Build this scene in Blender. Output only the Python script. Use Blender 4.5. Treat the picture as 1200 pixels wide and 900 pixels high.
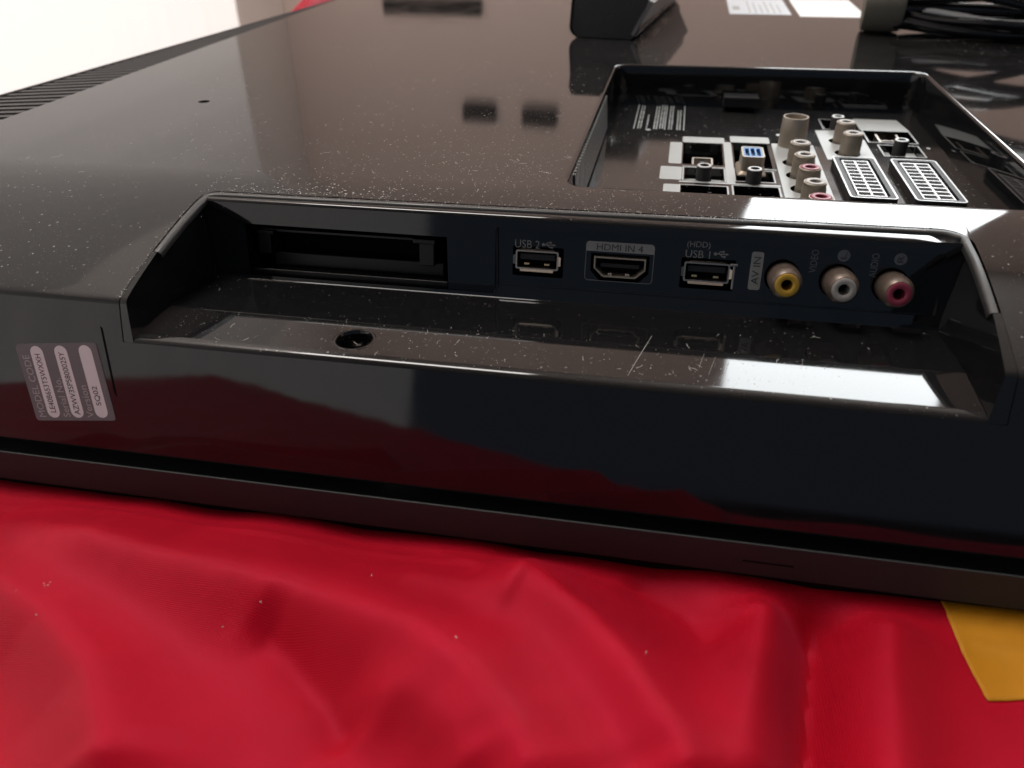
import bpy, bmesh, math, random
import numpy as np
from mathutils import Matrix, Vector, noise

random.seed(7)
S = 0.001                      # everything below is measured in millimetres
scene = bpy.context.scene
for o in list(bpy.data.objects):
    bpy.data.objects.remove(o)

# ------------------------------------------------------------------ camera
cam = bpy.data.cameras.new("camera")
camo = bpy.data.objects.new("camera", cam)
scene.collection.objects.link(camo)
cam.sensor_width = 36
cam.lens = 28.23
cam.clip_start, cam.clip_end = 0.005, 50
X = Vector((0.98133128, -0.09356678, 0.1680303))
Y = Vector((0.19193616, 0.53198744, -0.82471199))
Z = Vector((-0.01222437, 0.84156677, 0.54001476))
camo.matrix_world = Matrix.Translation((0, 0, 0.088)) @ Matrix((X, Y, Z)).to_4x4()
cam.dof.use_dof = True
cam.dof.focus_distance = 0.262
cam.dof.aperture_fstop = 15.0
scene.camera = camo

# ------------------------------------------------------------------ world and lamps
w = bpy.data.worlds.new("World")
scene.world = w
w.use_nodes = True
w.node_tree.nodes["Background"].inputs[0].default_value = (0.66, 0.88, 1.2, 1)
w.node_tree.nodes["Background"].inputs[1].default_value = 0.14
scene.view_settings.view_transform = 'Standard'
scene.view_settings.look = 'None'
scene.view_settings.exposure = 0
scene.view_settings.gamma = 1


def area(name, loc, target, sx, sy, radiance, col):
    l = bpy.data.lights.new(name, 'AREA')
    l.shape = 'RECTANGLE'
    l.size, l.size_y = sx, sy
    l.energy = radiance * math.pi * sx * sy
    l.color = col
    o = bpy.data.objects.new(name, l)
    scene.collection.objects.link(o)
    o.location = loc
    o.rotation_euler = (Vector(target) - Vector(loc)).to_track_quat('-Z', 'Y').to_euler()
    return o


# the bright window in the far wall, ahead and to the right
area("window_light", (0.645, 2.585, 1.60), (0.645, 0, 1.60), 0.75, 1.54, 11.0, (0.93, 0.98, 1.0))
# added unseen overhead lamp, placed to light the walls and model the folds
area("added_overhead_lamp", (-0.85, 0.72, 2.40), (-0.85, 0.72, 0), 0.9, 0.95, 17.0, (1.0, 0.95, 0.91))


# ------------------------------------------------------------------ materials
def mat(name, col, rough=0.5, metal=0.0, spec=0.5, **kw):
    m = bpy.data.materials.new(name)
    m.use_nodes = True
    b = m.node_tree.nodes["Principled BSDF"]
    b.inputs["Base Color"].default_value = (*col, 1)
    b.inputs["Roughness"].default_value = rough
    b.inputs["Metallic"].default_value = metal
    b.inputs["Specular IOR Level"].default_value = spec
    for k, v in kw.items():
        b.inputs[k.replace('_', ' ')].default_value = v
    return m


def nd(m, t, **kw):
    n = m.node_tree.nodes.new(t)
    for k, v in kw.items():
        setattr(n, k, v)
    return n


def lk(m, a, b):
    m.node_tree.links.new(a, b)


def mth(m, op, a, b=None, c=None):
    n = nd(m, 'ShaderNodeMath', operation=op)
    for i, v in enumerate((a, b, c)):
        if v is None:
            continue
        if isinstance(v, (int, float)):
            n.inputs[i].default_value = v
        else:
            lk(m, v, n.inputs[i])
    return n.outputs[0]


def ramp(m, v, lo, hi, a=0.0, b=1.0):
    n = nd(m, 'ShaderNodeMapRange', clamp=True)
    lk(m, v, n.inputs[0])
    for i, x in enumerate((lo, hi, a, b)):
        n.inputs[i + 1].default_value = x
    return n.outputs[0]


def gloss_black(name, col, rough, dust, speck=1.0):
    """black moulded plastic with settled dust on the faces that look up"""
    m = mat(name, col, rough)
    b = m.node_tree.nodes["Principled BSDF"]
    tc = nd(m, 'ShaderNodeTexCoord').outputs['Object']
    geo = nd(m, 'ShaderNodeNewGeometry')
    sep = nd(m, 'ShaderNodeSeparateXYZ')
    lk(m, geo.outputs['Normal'], sep.inputs[0])
    up = ramp(m, sep.outputs[2], 0.55, 0.95)
    big = nd(m, 'ShaderNodeTexNoise'); big.inputs['Scale'].default_value = 22
    big.inputs['Detail'].default_value = 5
    lk(m, tc, big.inputs['Vector'])
    dens = ramp(m, big.outputs[0], 0.38, 0.66)
    v = nd(m, 'ShaderNodeTexVoronoi'); v.inputs['Scale'].default_value = 620
    lk(m, tc, v.inputs['Vector'])
    sc = nd(m, 'ShaderNodeSeparateColor'); lk(m, v.outputs['Color'], sc.inputs[0])
    rad = mth(m, 'MULTIPLY', mth(m, 'POWER', sc.outputs[0], 3.5), 0.30)
    spk = mth(m, 'GREATER_THAN', mth(m, 'SUBTRACT', rad, v.outputs['Distance']), 0.03)
    v2 = nd(m, 'ShaderNodeTexVoronoi'); v2.inputs['Scale'].default_value = 1900
    lk(m, tc, v2.inputs['Vector'])
    sc2 = nd(m, 'ShaderNodeSeparateColor'); lk(m, v2.outputs['Color'], sc2.inputs[0])
    rad2 = mth(m, 'MULTIPLY', mth(m, 'POWER', sc2.outputs[1], 3.0), 0.28)
    spk2 = mth(m, 'GREATER_THAN', mth(m, 'SUBTRACT', rad2, v2.outputs['Distance']), 0.02)
    s = mth(m, 'MULTIPLY', mth(m, 'ADD', mth(m, 'MULTIPLY', spk, 0.46 * speck), mth(m, 'MULTIPLY', spk2, 0.34 * speck)),
            mth(m, 'MULTIPLY', up, mth(m, 'ADD', mth(m, 'MULTIPLY', dens, 0.85), 0.15)))
    film = mth(m, 'MULTIPLY', up, ramp(m, big.outputs[0], 0.3, 0.75, dust * 0.5, dust))
    amt = mth(m, 'ADD', s, film)
    mix = nd(m, 'ShaderNodeMix', data_type='RGBA')
    lk(m, amt, mix.inputs[0])
    mix.inputs[6].default_value = (*col, 1)
    mix.inputs[7].default_value = (0.46, 0.43, 0.40, 1)
    lk(m, mix.outputs[2], b.inputs['Base Color'])
    fine = nd(m, 'ShaderNodeTexNoise'); fine.inputs['Scale'].default_value = 60
    fine.inputs['Detail'].default_value = 8
    lk(m, tc, fine.inputs['Vector'])
    r0 = ramp(m, fine.outputs[0], 0.3, 0.75, rough * 0.7, rough * 1.5)
    lk(m, mth(m, 'ADD', r0, mth(m, 'MULTIPLY', s, 0.6)), b.inputs['Roughness'])
    return m


BLACK = (0.0065, 0.0065, 0.007)
M_cover = gloss_black("black_gloss_plastic", BLACK, 0.045, 0.022)
M_tray = gloss_black("black_tray_plastic", BLACK, 0.05, 0.004, 0.35)
M_lip = gloss_black("dusty_lip_plastic", BLACK, 0.045, 0.010, 0.6)
M_floor = gloss_black("compartment_plastic", BLACK, 0.09, 0.03, 1.0)
M_void = mat("matte_black", (0.004, 0.004, 0.004), 0.8, spec=0.1)
M_satin = mat("satin_black_plastic", (0.022, 0.022, 0.023), 0.5, spec=0.3)
M_bezel = mat("satin_bezel_plastic", (0.027, 0.029, 0.030), 0.6, spec=0.3)
M_slot = mat("dull_slot_plastic", (0.006, 0.006, 0.006), 0.27, spec=0.3)
M_trim = gloss_black("dusty_trim_plastic", (0.016, 0.016, 0.016), 0.42, 0.08, 1.2)
M_slat = mat("grey_black_slats", (0.03, 0.027, 0.026), 0.5)
M_bayslat = mat("grey_bay_slats", (0.24, 0.25, 0.24), 0.3)  # grey carries the reflection of the pale floor print, put into the colour
M_metal = mat("tin_plated_steel", (0.42, 0.37, 0.32), 0.38, 1.0)
M_dull = mat("dull_nickel", (0.36, 0.31, 0.25), 0.45, 0.6)
M_dark_nickel = mat("tarnished_nickel", (0.15, 0.115, 0.092), 0.4, 0.5)
M_gold = mat("gold_contact", (0.75, 0.55, 0.3), 0.3, 1.0)
M_print = mat("grey_print", (0.20, 0.20, 0.19), 0.5)
M_printd = mat("dim_grey_print", (0.11, 0.12, 0.135), 0.5)
M_tab = mat("grey_tab_print", (0.25, 0.255, 0.24), 0.45)
M_ink = mat("black_ink", (0.02, 0.02, 0.02), 0.5)
M_light = mat("pale_grey_print", (0.40, 0.425, 0.42), 0.4)
M_grid = mat("pale_socket_metal", (0.52, 0.53, 0.53), 0.35, 0.3)
M_yellow = mat("yellow_plastic", (0.50, 0.30, 0.03), 0.4)
M_white = mat("white_plastic", (0.36, 0.34, 0.31), 0.4)
M_red = mat("red_plastic", (0.25, 0.03, 0.06), 0.4)
M_blue = mat("blue_plastic", (0.09, 0.26, 0.55), 0.4)
M_stick = mat("grey_sticker", (0.14, 0.16, 0.165), 0.5)
M_pill = mat("pale_sticker_field", (0.74, 0.82, 0.82), 0.55)
M_paper = mat("white_paper", (0.8, 0.8, 0.8), 0.35)
M_block = gloss_black("dark_block_plastic", (0.012, 0.012, 0.012), 0.28, 0.01, 0.2)
M_cable = mat("black_cable_rubber", (0.008, 0.008, 0.009), 0.16)
M_strap = mat("grey_beige_strap", (0.16, 0.15, 0.12), 0.85)
M_orange = mat("orange_cable", (0.7, 0.16, 0.03), 0.35)
M_wcable = mat("white_cable", (0.8, 0.8, 0.78), 0.35)


def dust_mat():
    m = mat("lint_and_dust", (0.50, 0.49, 0.46), 0.9, spec=0.2)
    return m


M_dust = dust_mat()


def strap_bump(m, scale, strength):
    n = nd(m, 'ShaderNodeTexNoise'); n.inputs['Scale'].default_value = scale
    bp = nd(m, 'ShaderNodeBump'); bp.inputs['Strength'].default_value = strength
    bp.inputs['Distance'].default_value = 0.0005
    lk(m, nd(m, 'ShaderNodeTexCoord').outputs['Object'], n.inputs['Vector'])
    lk(m, n.outputs[0], bp.inputs['Height'])
    lk(m, bp.outputs[0], m.node_tree.nodes["Principled BSDF"].inputs['Normal'])


strap_bump(M_strap, 900, 0.6)
strap_bump(M_satin, 2500, 0.12); strap_bump(M_bezel, 2500, 0.15)


def cloth_mat(name, col, sheen_col, sheen):
    m = mat(name, col, 0.40, spec=0.50)
    b = m.node_tree.nodes["Principled BSDF"]
    b.inputs['Specular Tint'].default_value = (*sheen_col, 1)
    b.inputs['Sheen Weight'].default_value = sheen
    b.inputs['Sheen Roughness'].default_value = 0.45
    b.inputs['Sheen Tint'].default_value = (*sheen_col, 1)
    tc = nd(m, 'ShaderNodeTexCoord').outputs['Object']
    h = []
    for d, sc in (('X', 620), ('Y', 700)):
        wv = nd(m, 'ShaderNodeTexWave', bands_direction=d)
        wv.inputs['Scale'].default_value = sc
        wv.inputs['Distortion'].default_value = 1.2
        wv.inputs['Detail Scale'].default_value = 0.3
        lk(m, tc, wv.inputs['Vector'])
        h.append(wv.outputs[1])
    n = nd(m, 'ShaderNodeTexNoise'); n.inputs['Scale'].default_value = 35; n.inputs['Detail'].default_value = 4
    lk(m, tc, n.inputs['Vector'])
    hh = mth(m, 'MULTIPLY', h[0], h[1])
    bp = nd(m, 'ShaderNodeBump'); bp.inputs['Strength'].default_value = 0.4
    bp.inputs['Distance'].default_value = 0.0003
    lk(m, hh, bp.inputs['Height'])
    lk(m, bp.outputs[0], b.inputs['Normal'])
    mix = nd(m, 'ShaderNodeMix', data_type='RGBA')
    lk(m, mth(m, 'MULTIPLY', ramp(m, n.outputs[0], 0.3, 0.7), ramp(m, hh, 0, 1, 0.6, 1.0)), mix.inputs[0])
    mix.inputs[6].default_value = (col[0] * 0.82, col[1] * 0.8, col[2] * 0.8, 1)
    mix.inputs[7].default_value = (col[0] * 1.06, col[1] * 1.1, col[2] * 1.1, 1)
    lk(m, mix.outputs[2], b.inputs['Base Color'])
    return m


M_cloth = cloth_mat("red_flag_cloth", (0.46, 0.004, 0.016), (1.0, 0.12, 0.26), 0.16)
M_patch = cloth_mat("yellow_flag_cloth", (0.58, 0.235, 0.006), (1.0, 0.8, 0.5), 0.08)


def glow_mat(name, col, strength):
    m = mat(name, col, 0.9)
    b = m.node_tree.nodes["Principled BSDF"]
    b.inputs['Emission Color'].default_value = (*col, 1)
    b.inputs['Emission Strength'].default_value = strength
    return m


def wall_mat(name, col):
    m = mat(name, col, 0.9, spec=0.1)
    n = nd(m, 'ShaderNodeTexNoise'); n.inputs['Scale'].default_value = 3
    mix = nd(m, 'ShaderNodeMix', data_type='RGBA')
    lk(m, n.outputs[0], mix.inputs[0])
    mix.inputs[6].default_value = (*[c * 0.92 for c in col], 1)
    mix.inputs[7].default_value = (*[min(1, c * 1.05) for c in col], 1)
    lk(m, mix.outputs[2], m.node_tree.nodes["Principled BSDF"].inputs['Base Color'])
    return m


# ------------------------------------------------------------------ mesh helpers (mm)
WORLD = {}                     # object -> world origin in mm


class MB:
    def __init__(s):
        s.v, s.f, s.sm = [], [], []

    def add(s, verts, faces, M=None, smooth=False):
        k = len(s.v)
        for p in verts:
            p = Vector(p)
            s.v.append(M @ p if M else p)
        for f in faces:
            s.f.append([k + i for i in f]); s.sm.append(smooth)
        return s

    def box(s, x0, x1, y0, y1, z0, z1, M=None):
        vs = [(x, y, z) for z in (z0, z1) for y in (y0, y1) for x in (x0, x1)]
        return s.add(vs, [(0, 2, 3, 1), (4, 5, 7, 6), (0, 1, 5, 4), (2, 6, 7, 3), (0, 4, 6, 2), (1, 3, 7, 5)], M)

    def lathe(s, prof, M=None, seg=32, smooth=True, cap0=False, cap1=False):
        """prof: list of (radius, height) along local z"""
        vs, fs = [], []
        for r, h in prof:
            for i in range(seg):
                a = 2 * math.pi * i / seg
                vs.append((r * math.cos(a), r * math.sin(a), h))
        for j in range(len(prof) - 1):
            for i in range(seg):
                a, b = j * seg + i, j * seg + (i + 1) % seg
                fs.append((a, b, b + seg, a + seg))
        if cap0: fs.append(tuple(range(seg))[::-1])
        if cap1: fs.append(tuple((len(prof) - 1) * seg + i for i in range(seg)))
        return s.add(vs, fs, M, smooth)

    def loops(s, loops, M=None, smooth=True, closed=True, cap_last=False, cap_first=False):
        """a skin over loops with the same number of points"""
        n = len(loops[0]); vs = [p for l in loops for p in l]; fs = []
        for j in range(len(loops) - 1):
            for i in range(n if closed else n - 1):
                a, b = j * n + i, j * n + (i + 1) % n
                fs.append((a, b, b + n, a + n))
        if cap_last: fs.append(tuple((len(loops) - 1) * n + i for i in range(n)))
        if cap_first: fs.append(tuple(range(n))[::-1])
        return s.add(vs, fs, M, smooth)

    def tube(s, pts, r, seg=12, M=None, caps=True):
        pts = [Vector(p) for p in pts]
        vs, fs = [], []
        up = Vector((0, 0, 1))
        for i, p in enumerate(pts):
            t = (pts[min(i + 1, len(pts) - 1)] - pts[max(i - 1, 0)]).normalized()
            a = t.cross(up)
            if a.length < 0.05: a = t.cross(Vector((1, 0, 0)))
            a.normalize(); b = a.cross(t).normalized()
            rr = r[i] if isinstance(r, (list, tuple)) else r
            for k in range(seg):
                q = 2 * math.pi * k / seg
                vs.append(p + a * math.cos(q) * rr + b * math.sin(q) * rr)
        for j in range(len(pts) - 1):
            for k in range(seg):
                a, b = j * seg + k, j * seg + (k + 1) % seg
                fs.append((a, b, b + seg, a + seg))
        if caps:
            fs.append(tuple(range(seg))); fs.append(tuple((len(pts) - 1) * seg + k for k in range(seg))[::-1])
        return s.add(vs, fs, M, True)

    def sheet(s, outer, holes=(), z=0.0, M=None):
        """flat polygon with holes, in the local xy plane"""
        bm = bmesh.new()
        es = []
        for lp in [outer, *holes]:
            vs = [bm.verts.new((p[0], p[1], z)) for p in lp]
            es += [bm.edges.new((vs[i], vs[(i + 1) % len(vs)])) for i in range(len(vs))]
        bmesh.ops.triangle_fill(bm, use_beauty=True, use_dissolve=False, edges=es, normal=(0, 0, 1))
        bmesh.ops.recalc_face_normals(bm, faces=bm.faces)
        if bm.faces and sum(f.normal.z for f in bm.faces) < 0:
            bmesh.ops.reverse_faces(bm, faces=bm.faces)
        bm.verts.index_update()
        s.add([v.co.copy() for v in bm.verts], [[v.index for v in f.verts] for f in bm.faces], M)
        bm.free()
        return s

    def plate(s, outer, holes=(), z1=0.0, depth=1.0, M=None, sides=True, back=False):
        s.sheet(outer, holes, z1, M)
        for lp in [*(holes), *([outer] if sides else [])]:
            s.loops([[(p[0], p[1], z1) for p in lp], [(p[0], p[1], z1 - depth) for p in lp]], M, smooth=False)
        if back: s.sheet(outer, holes, z1 - depth, M)
        return s

    def build(s, name, material, parent=None, bevel=0, smooth=None, solidify=0):
        xs = np.array([tuple(p) for p in s.v])
        c = Vector(((xs.min(0) + xs.max(0)) / 2).tolist())
        me = bpy.data.meshes.new(name)
        me.from_pydata([tuple((p - c) * S) for p in s.v], [], s.f)
        me.polygons.foreach_set('use_smooth', s.sm if smooth is None else [smooth] * len(s.f))
        bm = bmesh.new(); bm.from_mesh(me)
        bmesh.ops.remove_doubles(bm, verts=bm.verts, dist=1e-7)
        bmesh.ops.recalc_face_normals(bm, faces=bm.faces)
        bm.to_mesh(me); bm.free()
        if any(s.sm): me.set_sharp_from_angle(angle=math.radians(48))
        me.materials.append(material)
        o = bpy.data.objects.new(name, me)
        scene.collection.objects.link(o)
        place(o, c, parent)
        if bevel:
            b = o.modifiers.new("bevel", 'BEVEL'); b.width = bevel * S; b.segments = 3
            b.limit_method = 'ANGLE'; b.angle_limit = math.radians(40)
        return o


def place(o, c, parent):
    WORLD[o] = Vector(c)
    o.parent = parent
    o.location = (Vector(c) - (WORLD[parent] if parent else Vector())) * S


def thing(name, label, cat, base, group=None):
    o = bpy.data.objects.new(name, None)
    o.empty_display_size = 0.02
    scene.collection.objects.link(o)
    place(o, base, None)
    o['label'] = label; o['category'] = cat
    if group: o['group'] = group
    return o


def tag(o, label=None, cat=None, kind=None):
    if label: o['label'] = label
    if cat: o['category'] = cat
    if kind: o['kind'] = kind
    return o


def copy_part(o, dv, parent=None, name=None):
    """a copy of a part (and its sub-parts) moved by dv mm"""
    c = o.copy(); scene.collection.objects.link(c)
    if name: c.name = name
    par = parent or o.parent
    place(c, WORLD[o] + Vector(dv), par)
    for ch in [q for q in bpy.data.objects if q.parent == o]:
        d = ch.copy(); scene.collection.objects.link(d)
        place(d, WORLD[ch] + Vector(dv), c)
    return c


def rrect(x0, x1, y0, y1, r=1.0, n=5):
    pts = []
    for cx, cy, a0 in ((x1 - r, y1 - r, 0), (x0 + r, y1 - r, 90), (x0 + r, y0 + r, 180), (x1 - r, y0 + r, 270)):
        for i in range(n + 1):
            a = math.radians(a0 + 90 * i / n)
            pts.append((cx + r * math.cos(a), cy + r * math.sin(a)))
    return pts


def circ(cx, cy, r, n=28):
    return [(cx + r * math.cos(2 * math.pi * i / n), cy + r * math.sin(2 * math.pi * i / n)) for i in range(n)]


def frame(o, u, v):
    u = Vector(u).normalized(); v = Vector(v).normalized(); n = u.cross(v)
    m = Matrix((u, v, n)).transposed().to_4x4()
    return Matrix.Translation(Vector(o)) @ m


_txt = {}


def text(mb, body, x0, x1, y0, y1, M, rot=0, z=0.05):
    """lettering fitted into a box of the local plane; rot=90 reads bottom to top"""
    if body not in _txt:
        c = bpy.data.curves.new('t', 'FONT'); c.body = body; c.resolution_u = 3
        o = bpy.data.objects.new('t', c); scene.collection.objects.link(o)
        dg = bpy.context.evaluated_depsgraph_get()
        me = bpy.data.meshes.new_from_object(o.evaluated_get(dg))
        _txt[body] = ([tuple(v.co) for v in me.vertices], [tuple(p.vertices) for p in me.polygons])
        bpy.data.objects.remove(o); bpy.data.curves.remove(c); bpy.data.meshes.remove(me)
    vs, fs = _txt[body]
    a = np.array(vs); lo, hi = a[:, :2].min(0), a[:, :2].max(0)
    out = []
    for p in vs:
        s, t = (p[0] - lo[0]) / (hi[0] - lo[0]), (p[1] - lo[1]) / (hi[1] - lo[1])
        if rot == 90: s, t = 1 - t, s
        out.append((x0 + s * (x1 - x0), y0 + t * (y1 - y0), z))
    mb.add(out, fs, M)


def trident(mb, x0, x1, cy, M, z=0.05):
    """the USB sign: a dot, a shaft with an arrow head, two branches"""
    L = x1 - x0; h = 0.15
    mb.sheet(circ(x0 + 0.5, cy, 0.5, 12), (), z, M)
    mb.sheet([(x0 + .4, cy - h), (x1 - .8, cy - h), (x1 - .8, cy + h), (x0 + .4, cy + h)], (), z + .01, M)
    mb.sheet([(x1 - .9, cy - .42), (x1, cy), (x1 - .9, cy + .42)], (), z + .02, M)
    for s, e, a in ((1, .62, .28), (-1, .72, .42)):
        p = [(x0 + L * a, cy), (x0 + L * (a + .14), cy + s * .75), (x0 + L * e, cy + s * .75)]
        for i in range(2):
            d = Vector((p[i + 1][0] - p[i][0], p[i + 1][1] - p[i][1])).normalized() * h
            mb.sheet([(p[i][0] - d.y, p[i][1] + d.x), (p[i][0] + d.y, p[i][1] - d.x), (p[i + 1][0] + d.y, p[i + 1][1] - d.x),
                      (p[i + 1][0] - d.y, p[i + 1][1] + d.x)], (), z + .03 + .01 * i + .02 * (s > 0), M)
        q = p[2]
        if s > 0: mb.sheet(circ(q[0], q[1], .36, 10), (), z + .08, M)
        else: mb.sheet([(q[0] - .3, q[1] - .3), (q[0] + .3, q[1] - .3), (q[0] + .3, q[1] + .3), (q[0] - .3, q[1] + .3)], (), z + .08, M)


ID = Matrix.Identity(4)

# ================================================================== THE ROOM
def quad(name, pts, material):
    mb = MB(); mb.add(pts, [tuple(range(len(pts)))])
    return tag(mb.build(name, material), kind='structure')


M_far = wall_mat("warm_wall_paint", (0.72, 0.58, 0.52))
mb = MB(); mb.box(-1300, 1900, 2600, 2680, -700, 2440)
farwall = tag(mb.build("wall", M_far), kind='structure')
for x0, x1, z0, z1 in ((-677, -567, 552, 604), (-482, -370, 558, 612), (-915, -605, 246, 288)):
    mb = MB(); mb.box(x0, x1, 2578, 2599, z0, z1)
    mb.build("wall_fitting", M_void, farwall, bevel=4)
# added glowing sheet stands in for the lit white left wall; plain wall behind
mb = MB()
ys = list(range(-3600, 2201, 20))
for z0, z1 in ((-700, 250),):
    vs, fs = [], []
    for i, yy in enumerate(ys):
        xo = -1200 + 2.2 * math.sin(yy * 0.035) + 1.2 * math.sin(yy * 0.081 + 1)
        vs += [(xo, yy, z0), (xo, yy, z1)]
        if i: fs.append((2 * i - 2, 2 * i, 2 * i + 1, 2 * i - 1))
    mb.add(vs, fs, None, True)
tag(mb.build("added_glow_sheet", glow_mat("white_glow", (1.0, 0.955, 0.92), 0.62)), kind='structure')
glow_root = None
for k in range(9):                                          # added glowing strips, dimmer towards the top, to fade the left reflection
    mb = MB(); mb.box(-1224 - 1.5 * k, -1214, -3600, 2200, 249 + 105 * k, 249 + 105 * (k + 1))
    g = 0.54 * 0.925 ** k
    o = mb.build("added_glow_strip" if k == 0 else "glow_step", glow_mat("fading_glow", (0.64 * .97 ** k, 0.605 * .97 ** k, 0.58 * .97 ** k), g), glow_root)
    if k == 0: glow_root = tag(o, kind='structure')
M_side = wall_mat("pale_wall_paint", (0.85, 0.79, 0.75))
mb = MB(); mb.box(-1330, -1250, -3600, 2598, -700, 2440)
tag(mb.build("side_wall", M_side), kind='structure')
mb = MB(); mb.box(1905, 1980, 200, 2680, -700, 2440)
tag(mb.build("wall", M_far), kind='structure')
mb = MB(); mb.box(-1400, 2400, -3700, 2700, 2450, 2500)
tag(mb.build("ceiling", wall_mat("ceiling_paint", (0.62, 0.57, 0.53))), kind='structure')
mb = MB(); mb.box(-1400, 2400, -3700, 2700, -760, -700)
tag(mb.build("floor", wall_mat("dark_floor", (0.06, 0.05, 0.045))), kind='structure')

# ================================================================== RED CLOTH
def seg_dist(px, py, a, b):
    ax, ay = a; bx, by = b
    dx, dy = bx - ax, by - ay; L2 = dx * dx + dy * dy
    t = max(0, min(1, ((px - ax) * dx + (py - ay) * dy) / L2))
    qx, qy = ax + t * dx, ay + t * dy
    side = (px - ax) * dy - (py - ay) * dx
    d = math.hypot(px - qx, py - qy)
    return (d if side > 0 else -d), t


# polyline, height, half width on the camera side, half width on the TV side
FOLDS = [
    ([(-185, 143), (-155, 136), (-125, 133), (-97, 130), (-72, 126), (-50, 121), (-34, 113), (-22, 102), (-14, 88), (-10, 76)], 9.5, 13, 22),
    ([(-205, 124), (-165, 118), (-140, 110), (-120, 98), (-106, 84), (-98, 68)], 8.0, 14, 14),
    ([(-92, 122), (-80, 116), (-66, 106), (-58, 96)], -3.4, 6, 9),
    ([(-60, 106), (-46, 106), (-34, 98), (-28, 88)], 3.6, 7, 9),
    ([(-40, 150), (-24, 144), (-9, 132), (3, 119), (13, 105), (19, 86)], 7.5, 10, 14),
    ([(49, 166), (48, 150), (45, 132), (43, 114), (40, 90)], -8.0, 6.5, 6.5),
    ([(36, 160), (33, 140), (29, 118), (28, 96)], 4.0, 9, 10),
    ([(66, 160), (62, 138), (58, 110), (56, 90)], 4.0, 10, 10),
    ([(-2, 160), (14, 152), (24, 139)], -2.4, 7, 8),
    ([(112, 152), (104, 128), (92, 104)], 4.5, 11, 11),
    ([(-235, 150), (-205, 134), (-195, 110)], 5.0, 12, 12),
    ([(-62, 143), (-40, 141), (-26, 137)], 1.5, 6, 8),
]


def cloth_z(x, y):
    z = 0.0
    for pl, h, wa, wb in FOLDS:
        best = None
        for i in range(len(pl) - 1):
            d, t = seg_dist(x, y, pl[i], pl[i + 1])
            if best is None or abs(d) < abs(best[0]): best = (d, (i + t) / (len(pl) - 1))
        d, t = best
        ww = wa if d > 0 else wb
        e = min(1, t * 5 + .25) * min(1, (1 - t) * 5 + .25)
        z += 1.9 * h * e * math.exp(-((d * d + 1.5) ** .5 / ww) ** 1.55)
    z += 2.2 * noise.noise(Vector((x / 38, y / 30, 3.1))) + 0.3 * noise.noise(Vector((x / 15, y / 15, 8.3)))
    return z


def edge_y(x):
    """near edge of the bed, which runs at an angle to the set"""
    return min(58, 36 + 0.94 * (x - 5)) + 7 * noise.noise(Vector((x / 60, 4.4, 0)))


def cloth_pos(x, y):
    z = cloth_z(x, y)
    under = max(0, min(1, (166 - y) / 14))                  # pressed flat under the set
    lip = 1.6 * noise.noise(Vector((x / 24, 0.5, 1.7))) + 1.0
    front = -76.6 + z * under * 0.9 + 2.0 * under * 0
    if 150 < y < 185:
        k = 1 - abs(y - 163) / 14
        if k > 0: front += k * (lip + 0.8)
    if y > 175: front = -77
    X_, Y_, Z_ = x, y, front
    ye = edge_y(x)
    if y < ye:                                              # hangs over the near edge of the bed
        t = ye - y; a = min(t / 20, math.pi / 2)
        Y_ = ye - 20 * math.sin(a); Z_ = front - 20 * (1 - math.cos(a)) - max(0, t - 20 * math.pi / 2)
    return (X_, Y_, Z_)


gx = [*np.arange(-455, -236, 15), *np.arange(-236, 152, 1.5), *np.arange(152, 720, 15)]
gy = [*np.arange(-560, 30, 10), *np.arange(30, 182, 1.5), *np.arange(182, 860, 20)]
mb = MB()
vs = [cloth_pos(float(x), float(y)) for y in gy for x in gx]
nx = len(gx)
mb.add(vs, [(j * nx + i, j * nx + i + 1, (j + 1) * nx + i + 1, (j + 1) * nx + i) for j in range(len(gy) - 1) for i in range(nx - 1)], None, True)
cloth = tag(mb.build("flag_cloth", M_cloth), "creased bright red flag cloth spread under the television", "cloth")
# the sewn yellow part at the right
mb = MB(); vs = []
NI, NJ = 44, 30
for j in range(NJ):
    for i in range(NI):
        t = j / (NJ - 1)
        yl = 135.0 + 45 * t
        xl = 83.6 - 5.2 * t ** 0.8 + 0.35 * noise.noise(Vector((yl / 2.5, 0, 0)))
        x = xl + (165 - xl) * (i / (NI - 1)) ** 1.15
        y = yl + (1 - t) * 0.16 * (x - 83) + (1 - t) * 0.4 * noise.noise(Vector((x / 3, 5, 0)))
        p = cloth_pos(x, y); vs.append((p[0], p[1], p[2] + 0.25))
mb.add(vs, [(j * NI + i, j * NI + i + 1, (j + 1) * NI + i + 1, (j + 1) * NI + i) for j in range(NJ - 1) for i in range(NI - 1)], None, True)
po = mb.build("yellow_panel", M_patch, cloth)
sm = po.modifiers.new("s", 'SOLIDIFY'); sm.thickness = 0.0002; sm.offset = -1
tag(po, "yellow cloth panel sewn on the red flag")
mb = MB()
for px, py in ((-144, 117.6), (-149, 113), (-90, 124), (-70, 132), (-66, 138), (-98, 118), (-20, 134), (-38, 118), (5, 126), (-140, 108)):
    for k in range(4 if px == -144 else 1):
        x, y = px + random.uniform(-1.2, 1.2) * (px == -144), py + random.uniform(-1.2, 1.2) * (px == -144)
        z = cloth_pos(x, y)[2] + .3
        a = random.uniform(0, 3.1); l = random.uniform(.25, .6)
        mb.add([(x - l * math.cos(a), y - l * math.sin(a), z), (x + l * math.cos(a), y + l * math.sin(a), z + .2), (x + .15, y + .25, z + .35)], [(0, 1, 2)])
tag(mb.build("lint", M_dust, cloth), kind='stuff')

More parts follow.
